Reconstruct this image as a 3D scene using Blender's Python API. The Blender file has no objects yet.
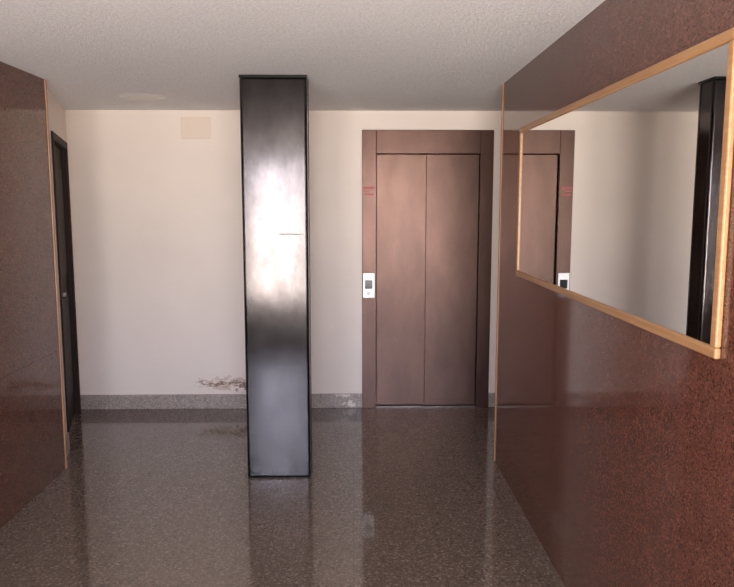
import bpy, bmesh, math, random
from mathutils import Vector
random.seed(3)
S=bpy.context.scene
S.view_settings.view_transform='Standard'
S.view_settings.look='None'
C=bpy.context.collection

# ---------------- materials ----------------
def newmat(name, col=(.5,.5,.5), rough=.5, metal=0, **kw):
    m=bpy.data.materials.new(name); m.use_nodes=True
    n=m.node_tree.nodes; b=n['Principled BSDF']
    b.inputs['Base Color'].default_value=(*col,1)
    b.inputs['Roughness'].default_value=rough
    b.inputs['Metallic'].default_value=metal
    for k,v in kw.items(): b.inputs[k.replace('_',' ')].default_value=v
    return m
def N(m,t,**kw):
    n=m.node_tree.nodes.new(t)
    for k,v in kw.items(): setattr(n,k,v)
    return n
def L(m,a,b): m.node_tree.links.new(a,b)
def coords(m,scale=(1,1,1)):
    t=N(m,'ShaderNodeTexCoord'); mp=N(m,'ShaderNodeMapping'); mp.inputs['Scale'].default_value=scale
    L(m,t.outputs['Object'],mp.inputs['Vector']); return mp.outputs['Vector']
def noise(m,vec,scale,detail=4,rough=.6):
    n=N(m,'ShaderNodeTexNoise'); n.inputs['Scale'].default_value=scale; n.inputs['Detail'].default_value=detail
    n.inputs['Roughness'].default_value=rough; L(m,vec,n.inputs['Vector']); return n.outputs['Fac']
def ramp(m,fac,stops,interp='LINEAR'):
    r=N(m,'ShaderNodeValToRGB'); r.color_ramp.interpolation=interp
    e=r.color_ramp.elements
    while len(e)<len(stops): e.new(.5)
    for i,(p,c) in enumerate(stops):
        e[i].position=p; e[i].color=(*c,1) if len(c)==3 else c
    L(m,fac,r.inputs['Fac']); return r.outputs['Color']
def mix(m,a,b,fac,mode='MIX'):
    x=N(m,'ShaderNodeMix',data_type='RGBA',blend_type=mode)
    for s,v in ((x.inputs[6],a),(x.inputs[7],b)):
        if isinstance(v,tuple): s.default_value=(*v,1)
        else: L(m,v,s)
    if isinstance(fac,(int,float)): x.inputs[0].default_value=fac
    else: L(m,fac,x.inputs[0])
    return x.outputs[2]
def math_(m,op,a,b=None,c=None):
    x=N(m,'ShaderNodeMath',operation=op)
    for i,v in enumerate((a,b,c)):
        if v is None: continue
        if isinstance(v,(int,float)): x.inputs[i].default_value=v
        else: L(m,v,x.inputs[i])
    return x.outputs[0]
def P(m): return m.node_tree.nodes['Principled BSDF']
def bump(m,h,strength,dist=.01):
    b=N(m,'ShaderNodeBump'); b.inputs['Strength'].default_value=strength; b.inputs['Distance'].default_value=dist
    L(m,h,b.inputs['Height']); L(m,b.outputs['Normal'],P(m).inputs['Normal'])
def blob(m,cx,cz,rx,rz,th,scale=17,stretch=2.2):
    sx=N(m,'ShaderNodeSeparateXYZ'); L(m,coords(m),sx.inputs[0])
    dx=math_(m,'DIVIDE',math_(m,'SUBTRACT',sx.outputs[0],cx),rx)
    dz=math_(m,'DIVIDE',math_(m,'SUBTRACT',sx.outputs[2],cz),rz)
    d=math_(m,'ADD',math_(m,'MULTIPLY',dx,dx),math_(m,'MULTIPLY',dz,dz))
    nn=noise(m,coords(m,(1,1,stretch)),scale,5,.7)
    return math_(m,'GREATER_THAN',math_(m,'SUBTRACT',nn,math_(m,'MULTIPLY',d,.22)),th)

def wallmat(name,col,damage=False):
    m=newmat(name,col,.5)
    v=coords(m)
    n=noise(m,v,1.3,3)
    c=ramp(m,n,[(.3,tuple(x*.95 for x in col)),(.7,tuple(min(1,x*1.03) for x in col))])
    if damage:
        a=math_(m,'MAXIMUM',blob(m,-1.04,.20,.26,.04,.47),blob(m,-.84,.17,.17,.06,.43))
        a2=blob(m,-1.0,.20,.32,.07,.41)
        c=mix(m,c,(.60,.47,.38),a2)
        pc=ramp(m,noise(m,v,60,3),[(.35,(.16,.09,.06)),(.65,(.40,.28,.20))])
        c=mix(m,c,pc,a)
    L(m,c,P(m).inputs['Base Color'])
    bump(m,noise(m,v,90,3),.12,.004)
    return m
WALLC=(.80,.69,.61)
m_wall=wallmat('cream_wall_paint',WALLC,False)
m_wallb=wallmat('cream_wall_paint_peeling',WALLC,True)

m_ceil=newmat('stucco_ceiling',(.8,.78,.76),.9)
v=coords(m_ceil)
h=noise(m_ceil,v,80,5,.7)
L(m_ceil,ramp(m_ceil,h,[(.3,(.72,.69,.68)),(.6,(.88,.855,.845))]),P(m_ceil).inputs['Base Color'])
bump(m_ceil,h,.55,.014)

def granite(name,base,dark,light,rough,scale=140,spec=.5,blotch=.12):
    m=newmat(name,base,rough); v=coords(m)
    vo=N(m,'ShaderNodeTexVoronoi'); vo.inputs['Scale'].default_value=scale; L(m,v,vo.inputs['Vector'])
    sep=N(m,'ShaderNodeSeparateColor'); L(m,vo.outputs['Color'],sep.inputs[0])
    c=ramp(m,sep.outputs[0],[(0,dark),(.3,base),(.75,base),(1,light)])
    n=noise(m,v,22,5,.75)
    a,b=1-blotch,1+blotch
    c=mix(m,c,ramp(m,n,[(.35,(a,a,a)),(.65,(b,b,b))]),1.0,'MULTIPLY')
    P(m).inputs['Specular IOR Level'].default_value=spec
    L(m,c,P(m).inputs['Base Color'])
    return m,c
m_rwall,_=granite('polished_red_granite',(.105,.038,.024),(.055,.019,.012),(.175,.072,.045),.075,220,.6,.12)
m_lwall,_=granite('polished_brown_granite',(.105,.043,.027),(.055,.022,.014),(.18,.08,.052),.075,220,.6,.12)
m_base,bc=granite('grey_granite',(.33,.27,.235),(.16,.125,.11),(.52,.44,.385),.35,170)
L(m_base,mix(m_base,bc,(.66,.58,.52),math_(m_base,'MAXIMUM',blob(m_base,-.03,.04,.09,.05,.47,30,1),blob(m_base,-.08,.10,.12,.03,.49,30,1))),P(m_base).inputs['Base Color'])
m_floor,fc=granite('polished_terrazzo_floor',(.13,.094,.073),(.075,.052,.04),(.24,.185,.15),.08,120,spec=.8,blotch=.08)
br=N(m_floor,'ShaderNodeTexBrick'); br.offset=0
br.inputs['Scale'].default_value=1; br.inputs['Mortar Size'].default_value=.0015
br.inputs['Brick Width'].default_value=.4; br.inputs['Row Height'].default_value=.4
L(m_floor,coords(m_floor),br.inputs['Vector'])
L(m_floor,mix(m_floor,fc,(.085,.062,.05),br.outputs['Fac']),P(m_floor).inputs['Base Color'])
rr=N(m_floor,'ShaderNodeMapRange'); rr.inputs['To Min'].default_value=.05; rr.inputs['To Max'].default_value=.11
L(m_floor,noise(m_floor,coords(m_floor),3,4),rr.inputs['Value']); L(m_floor,rr.outputs[0],P(m_floor).inputs['Roughness'])

# dark stainless steel column, tarnished
m_steel=newmat('dark_brushed_steel',(.08,.075,.075),.16,1)
vs=coords(m_steel)
c=ramp(m_steel,noise(m_steel,coords(m_steel,(2,2,1)),5,6,.7),[(.3,(.050,.044,.044)),(.7,(.078,.070,.069))])
scr=noise(m_steel,coords(m_steel,(4,4,60)),2.2,3,.6)
sm=ramp(m_steel,scr,[(.71,(0,0,0)),(.75,(1,1,1))])
sc2=blob(m_steel,-.37,1.435,.10,.006,.40,14,6)
c=mix(m_steel,c,(.03,.026,.024),math_(m_steel,'MAXIMUM',sm,sc2))
L(m_steel,c,P(m_steel).inputs['Base Color'])
rr=N(m_steel,'ShaderNodeMapRange'); rr.inputs['To Min'].default_value=.11; rr.inputs['To Max'].default_value=.20
L(m_steel,noise(m_steel,vs,7,5),rr.inputs['Value']); L(m_steel,rr.outputs[0],P(m_steel).inputs['Roughness'])
m_steel_dk=newmat('dark_steel_edge',(.02,.018,.018),.35,1)

def bronze(name,col,rough):
    m=newmat(name,col,rough,.7)
    v=coords(m,(1,1,.35)); n=noise(m,v,5,6,.7)
    L(m,ramp(m,n,[(.3,tuple(x*.75 for x in col)),(.7,tuple(x*1.16 for x in col))]),P(m).inputs['Base Color'])
    rr=N(m,'ShaderNodeMapRange'); rr.inputs['To Min'].default_value=rough-.06; rr.inputs['To Max'].default_value=rough+.09
    L(m,noise(m,v,12,5),rr.inputs['Value']); L(m,rr.outputs[0],P(m).inputs['Roughness'])
    return m
m_ele=bronze('bronze_elevator_door',(.098,.054,.040),.37)
m_elef=bronze('bronze_elevator_frame',(.09,.048,.036),.37)
m_black=newmat('black_gap',(.01,.008,.008),.6)
m_sill=newmat('aluminium_sill',(.12,.10,.09),.4,1)

m_gold=newmat('varnished_pine',(.62,.33,.13),.35)
v=coords(m_gold,(30,1.5,30)); n=noise(m_gold,v,3,4)
L(m_gold,ramp(m_gold,n,[(.3,(.31,.15,.06)),(.7,(.43,.23,.10))]),P(m_gold).inputs['Base Color'])
m_trimwood=newmat('wood_edge_trim',(.42,.22,.11),.4)
v=coords(m_trimwood,(30,30,1.5)); n=noise(m_trimwood,v,3,4)
L(m_trimwood,ramp(m_trimwood,n,[(.3,(.28,.13,.06)),(.7,(.40,.20,.10))]),P(m_trimwood).inputs['Base Color'])
m_mirror=newmat('mirror_glass',(.88,.88,.85),.01,1)
m_door=newmat('dark_wood_door',(.035,.02,.016),.6,Specular_IOR_Level=.15)
v=coords(m_door,(20,20,1)); L(m_door,ramp(m_door,noise(m_door,v,3,4),[(.3,(.022,.012,.009)),(.7,(.04,.022,.017))]),P(m_door).inputs['Base Color'])
m_plate=newmat('ivory_plastic',(.76,.63,.52),.4)
m_white=newmat('white_plastic',(.78,.78,.76),.35)
m_opal=newmat('opal_glass',(.62,.6,.56),.3)
m_chrome=newmat('satin_steel_plate',(.75,.75,.74),.3,.3)
m_disp=newmat('dark_display',(.02,.02,.025),.15)
m_red=newmat('red_sticker',(.38,.06,.06),.5)
m_frame=newmat('black_aluminium',(.03,.03,.032),.35,.6)
m_glass=bpy.data.materials.new('door_glass'); m_glass.use_nodes=True
nt=m_glass.node_tree; nt.nodes.clear()
o=nt.nodes.new('ShaderNodeOutputMaterial'); mx=nt.nodes.new('ShaderNodeMixShader'); tr=nt.nodes.new('ShaderNodeBsdfTransparent'); gl=nt.nodes.new('ShaderNodeBsdfGlossy')
gl.inputs['Roughness'].default_value=.02; mx.inputs[0].default_value=.07
nt.links.new(tr.outputs[0],mx.inputs[1]); nt.links.new(gl.outputs[0],mx.inputs[2]); nt.links.new(mx.outputs[0],o.inputs[0])

# ---------------- geometry helpers ----------------
def addbox(bm,lo,hi):
    x0,y0,z0=lo; x1,y1,z1=hi
    vs=[bm.verts.new(p) for p in ((x0,y0,z0),(x1,y0,z0),(x1,y1,z0),(x0,y1,z0),(x0,y0,z1),(x1,y0,z1),(x1,y1,z1),(x0,y1,z1))]
    for f in ((0,3,2,1),(4,5,6,7),(0,1,5,4),(1,2,6,5),(2,3,7,6),(3,0,4,7)): bm.faces.new([vs[i] for i in f])
def boxes(name,lst,mat,bevel=0,parent=None,seg=2):
    bm=bmesh.new()
    for lo,hi in lst: addbox(bm,lo,hi)
    me=bpy.data.meshes.new(name); bm.to_mesh(me); bm.free()
    ob=bpy.data.objects.new(name,me); C.objects.link(ob); me.materials.append(mat)
    if bevel:
        md=ob.modifiers.new('bevel','BEVEL'); md.width=bevel; md.segments=seg; md.limit_method='ANGLE'
    if parent: ob.parent=parent
    return ob
def prism(name,pts,z0,z1,mat,parent=None,bevel=0):
    bm=bmesh.new()
    a=[bm.verts.new((x,y,z0)) for x,y in pts]; b=[bm.verts.new((x,y,z1)) for x,y in pts]
    bm.faces.new(a[::-1]); bm.faces.new(b)
    n=len(pts)
    for i in range(n): bm.faces.new((a[i],a[(i+1)%n],b[(i+1)%n],b[i]))
    bmesh.ops.recalc_face_normals(bm,faces=bm.faces)
    me=bpy.data.meshes.new(name); bm.to_mesh(me); bm.free()
    ob=bpy.data.objects.new(name,me); C.objects.link(ob); me.materials.append(mat)
    if bevel:
        md=ob.modifiers.new('bevel','BEVEL'); md.width=bevel; md.segments=2
    if parent: ob.parent=parent
    return ob
def empty(name):
    e=bpy.data.objects.new(name,None); C.objects.link(e); return e

H=2.31; YB=5.43; XR=.89; YR=4.245; XL=-1.755; YL=4.16; YF=-.9
CX=-2.16

# ---------------- room shell ----------------
boxes('floor',[((-2.6,YF-.1,-.1),(1.9,YB+.5,0))],m_floor)
boxes('ceiling',[((-2.6,YF-.1,H),(1.9,YB+.5,H+.1))],m_ceil)
EX0,EX1,EZ=.18,.975,1.99
boxes('wall_back',[((-2.6,YB,0),(EX0,YB+.12,H)),((EX1,YB,0),(1.9,YB+.12,H)),((EX0,YB,EZ),(EX1,YB+.12,H))],m_wallb)
boxes('baseboard_back',[((CX+.005,YB-.015,0),(.068,YB,.115)),((1.078,YB-.015,0),(1.29,YB,.115))],m_base,.003)
rs=[]
ys=[YF,.3,1.3,2.77,YR-.02]
for a,b in zip(ys[:-1],ys[1:]): rs.append(((XR,a+.0006,0),(XR+.03,b-.0006,H)))
boxes('wall_right',rs+[((XR+.004,YF,0),(1.3,YR-.02,H))],m_rwall)
boxes('trim_1',[((XR-.006,YR-.02,0),(XR+.05,YR,H))],m_trimwood,.004)
boxes('wall_right_alcove',[((1.3,YR-.6,0),(1.45,YB,H)),((XR+.05,YR-.02,0),(1.3,YR-.005,H))],m_wall)
ls=[]
zs=[0,.74,1.50,H]
ys=[YF,.6,2.4,YL-.02]
for a,b in zip(ys[:-1],ys[1:]):
    for c,d in zip(zs[:-1],zs[1:]): ls.append(((XL-.03,a+.0008,c+.0012),(XL,b-.0008,d-.0012)))
boxes('wall_left',ls+[((-1.95,YF,0),(XL-.004,YL-.02,H))],m_lwall)
boxes('trim_2',[((XL-.05,YL-.02,0),(XL+.006,YL,H))],m_trimwood,.004)
A=Vector((XL-.03,YL-.0,0)); B=Vector((CX,YB,0)); D=(B-A); Ln=D.length; D.normalize(); Nn=Vector((-D.y,D.x,0))
def seg(name,t0,t1,z0,z1,mat,o0=0,o1=.12,parent=None,bevel=0):
    p=[A+D*t0+Nn*o0,A+D*t1+Nn*o0,A+D*t1+Nn*o1,A+D*t0+Nn*o1]
    return prism(name,[(q.x,q.y) for q in p],z0,z1,mat,parent,bevel)
w=empty('wall_left_alcove')
d0,d1,dz=.36,1.24,2.06
seg('plaster_near',0,d0,0,H,m_wall,parent=w)
seg('plaster_far',d1,Ln+.02,0,H,m_wall,parent=w)
seg('plaster_over_door',d0,d1,dz,H,m_wall,parent=w)
d=empty('door_1')
seg('leaf',d0+.05,d1-.05,.005,dz-.05,m_door,.03,.07,d,.003)
seg('jamb_near',d0,d0+.05,0,dz,m_door,-.012,.1,d,.003)
seg('jamb_far',d1-.05,d1,0,dz,m_door,-.012,.1,d,.003)
seg('head',d0+.05,d1-.05,dz-.05,dz,m_door,-.012,.1,d,.003)
seg('panel_upper',d0+.16,d1-.16,1.1,1.85,m_door,.02,.032,d,.006)
seg('panel_lower',d0+.16,d1-.16,.2,.95,m_door,.02,.032,d,.006)
seg('handle',d0+.10,d0+.12,1.0,1.03,m_sill,-.03,.03,d,.003)
seg('baseboard_left_alcove',.0,d0-.002,0,.115,m_base,-.012,0)

# ---------------- street entrance behind the viewer ----------------
boxes('wall_front',[((XL-.2,YF-.12,2.2),(XR+.4,YF,H)),((XL-.2,YF-.12,0),(-1.36,YF,2.2))],m_lwall)
e=empty('entrance_door')
x0=-1.36
fr=[((x0,YF-.07,2.13),(XR,YF-.02,2.2)),((x0,YF-.07,0),(x0+.05,YF-.02,2.2)),((XR-.06,YF-.07,0),(XR,YF-.02,2.2)),
    ((x0+.05,YF-.07,0),(XR-.06,YF-.02,.45)),((-.68,YF-.07,.45),(-.52,YF-.02,2.13))]
boxes('frame',fr,m_frame,.004,e)
boxes('glass',[((x0+.05,YF-.048,.45),(-.68,YF-.042,2.13)),((-.52,YF-.048,.45),(XR-.06,YF-.042,2.13))],m_glass,0,e)
boxes('pull_bar',[((-.48,YF+.03,.8),(-.455,YF+.055,1.5)),((-.48,YF-.02,.85),(-.455,YF+.03,.87)),((-.48,YF-.02,1.43),(-.455,YF+.03,1.45))],m_chrome,.004,e)

# ---------------- column ----------------
col=empty('support_column')
x0,x1,y0,y1=-.622,-.256,3.98,4.16
boxes('steel_cladding',[((x0,y0,.0),(x1,y1,H-.012))],m_steel,.014,col,4)
boxes('top_collar',[((x0-.004,y0-.004,H-.016),(x1+.004,y1+.004,H))],m_steel_dk,.002,col)
boxes('edge_lip',[((x0-.003,y0+.014,.0),(x0,y0+.022,H-.02)),((x1,y0+.014,0),(x1+.003,y0+.022,H-.02)),((x1,y1-.03,0),(x1+.003,y1-.022,H-.02))],m_steel_dk,0,col)
boxes('foot_joint',[((x0-.002,y0-.002,0),(x1+.002,y1+.002,.004))],m_steel_dk,0,col)

# ---------------- elevator ----------------
el=empty('elevator')
fx0,fx1,fz=.07,1.075,2.167
boxes('door_frame',[((fx0,YB-.022,0),(EX0,YB+.10,fz)),((EX1,YB-.022,0),(fx1,YB+.10,fz)),((EX0,YB-.022,EZ),(EX1,YB+.10,fz))],m_elef,.003,el)
xm=.565
boxes('door_leaf_left',[((EX0+.002,YB+.026,.012),(xm+.01,YB+.05,EZ-.003))],m_ele,.003,el,3)
boxes('door_leaf_right',[((xm,YB+.010,.012),(EX1-.002,YB+.025,EZ-.003))],m_ele,.004,el,3)
boxes('shaft_backing',[((EX0,YB+.085,0),(EX1,YB+.1,EZ))],m_black,0,el)
boxes('sill',[((EX0,YB-.01,0),(EX1,YB+.085,.010)),((EX0,YB-.01,.010),(EX1,YB-.002,.012))],m_sill,0,el)
cb=empty('elevator_call_button')
yf=YB-.022
boxes('plate',[((.076,yf-.012,.885),(.168,yf,1.078))],m_chrome,.004,cb)
boxes('display',[((.092,yf-.015,.955),(.152,yf-.011,1.025))],m_disp,.002,cb)
bm=bmesh.new()
bmesh.ops.create_cone(bm,cap_ends=True,segments=32,radius1=.016,radius2=.014,depth=.008)
bmesh.ops.rotate(bm,verts=bm.verts,matrix=__import__('mathutils').Matrix.Rotation(math.pi/2,3,'X'))
bmesh.ops.translate(bm,verts=bm.verts,vec=(.122,yf-.015,.92))
me=bpy.data.meshes.new('push_button'); bm.to_mesh(me); bm.free(); me.materials.append(m_white)
o=bpy.data.objects.new('push_button',me); C.objects.link(o); o.parent=cb
st=empty('warning_sticker')
boxes('upper_label',[((.078,yf-.001,1.722),(.165,yf,1.742)),((.078,yf-.001,1.70),(.13,yf,1.712))],m_red,0,st)
boxes('lower_label',[((.085,yf-.001,1.674),(.16,yf,1.688))],m_red,0,st)

# ---------------- mirror ----------------
mi=empty('wall_mirror')
my0,my1,mz0,mz1,fw,ft=1.645,3.735,1.222,2.0,.028,.016
boxes('wooden_frame',[((XR-ft,my0,mz0),(XR,my1,mz0+fw)),((XR-ft,my0,mz1-fw),(XR,my1,mz1)),
      ((XR-ft,my0,mz0+fw),(XR,my0+fw,mz1-fw)),((XR-ft,my1-fw,mz0+fw),(XR,my1,mz1-fw))],m_gold,.005,mi,3)
boxes('mirror_glass',[((XR-.008,my0+fw-.004,mz0+fw-.004),(XR-.002,my1-fw+.004,mz1-fw+.004))],m_mirror,0,mi)

# ---------------- small fittings ----------------
jb=empty('junction_box_cover')
boxes('cover',[((-1.295,YB-.006,2.10),(-1.075,YB,2.26))],m_plate,.003,jb)
boxes('screws',[((-1.283,YB-.008,2.175),(-1.275,YB-.006,2.183)),((-1.095,YB-.008,2.175),(-1.087,YB-.006,2.183))],m_chrome,0,jb)
def disc(name,cx,cy,z,r,dep,mat,parent):
    bm=bmesh.new(); bmesh.ops.create_cone(bm,cap_ends=True,segments=48,radius1=r*.86,radius2=r,depth=dep)
    bmesh.ops.translate(bm,verts=bm.verts,vec=(cx,cy,z-dep/2))
    me=bpy.data.meshes.new(name); bm.to_mesh(me); bm.free(); me.materials.append(mat)
    o=bpy.data.objects.new(name,me); C.objects.link(o); o.parent=parent; return o
cl=empty('ceiling_light')
disc('rim',-1.39,4.79,H,.15,.006,m_opal,cl)
disc('diffuser',-1.39,4.79,H-.006,.125,.004,m_opal,cl)

# ---------------- light: overcast sky above, bright sunlit street below ----------------
W=bpy.data.worlds.new('World'); S.world=W; W.use_nodes=True
nt=W.node_tree; bg=nt.nodes['Background']
tc=nt.nodes.new('ShaderNodeTexCoord'); sp=nt.nodes.new('ShaderNodeSeparateXYZ'); r=nt.nodes.new('ShaderNodeValToRGB')
mr=nt.nodes.new('ShaderNodeMapRange'); mr.inputs['From Min'].default_value=-1
nt.links.new(tc.outputs['Generated'],sp.inputs[0]); nt.links.new(sp.outputs[2],mr.inputs['Value']); nt.links.new(mr.outputs[0],r.inputs[0])
e_=r.color_ramp.elements; e_[0].position=.47; e_[0].color=(1,.93,.87,1); e_[1].position=.56; e_[1].color=(.58,.62,.77,1)
nt.links.new(r.outputs[0],bg.inputs['Color']); bg.inputs['Strength'].default_value=33
pl=bpy.data.lights.new('entrance_portal','AREA'); pl.shape='RECTANGLE'; pl.size=XR+1.36; pl.size_y=2.2; pl.cycles.is_portal=True
po=bpy.data.objects.new('entrance_portal',pl); C.objects.link(po); po.location=((-1.36+XR)/2,YF-.1,1.1); po.rotation_euler=(math.radians(90),0,0)

# ---------------- camera ----------------
cam=bpy.data.cameras.new('camera'); co=bpy.data.objects.new('camera',cam); C.objects.link(co)
cam.sensor_width=36; cam.lens=700/734*36; cam.clip_start=.05
co.location=(0,0,1.59)
co.rotation_euler=(math.radians(90-7.08),0,math.radians(-1.146))
S.camera=co
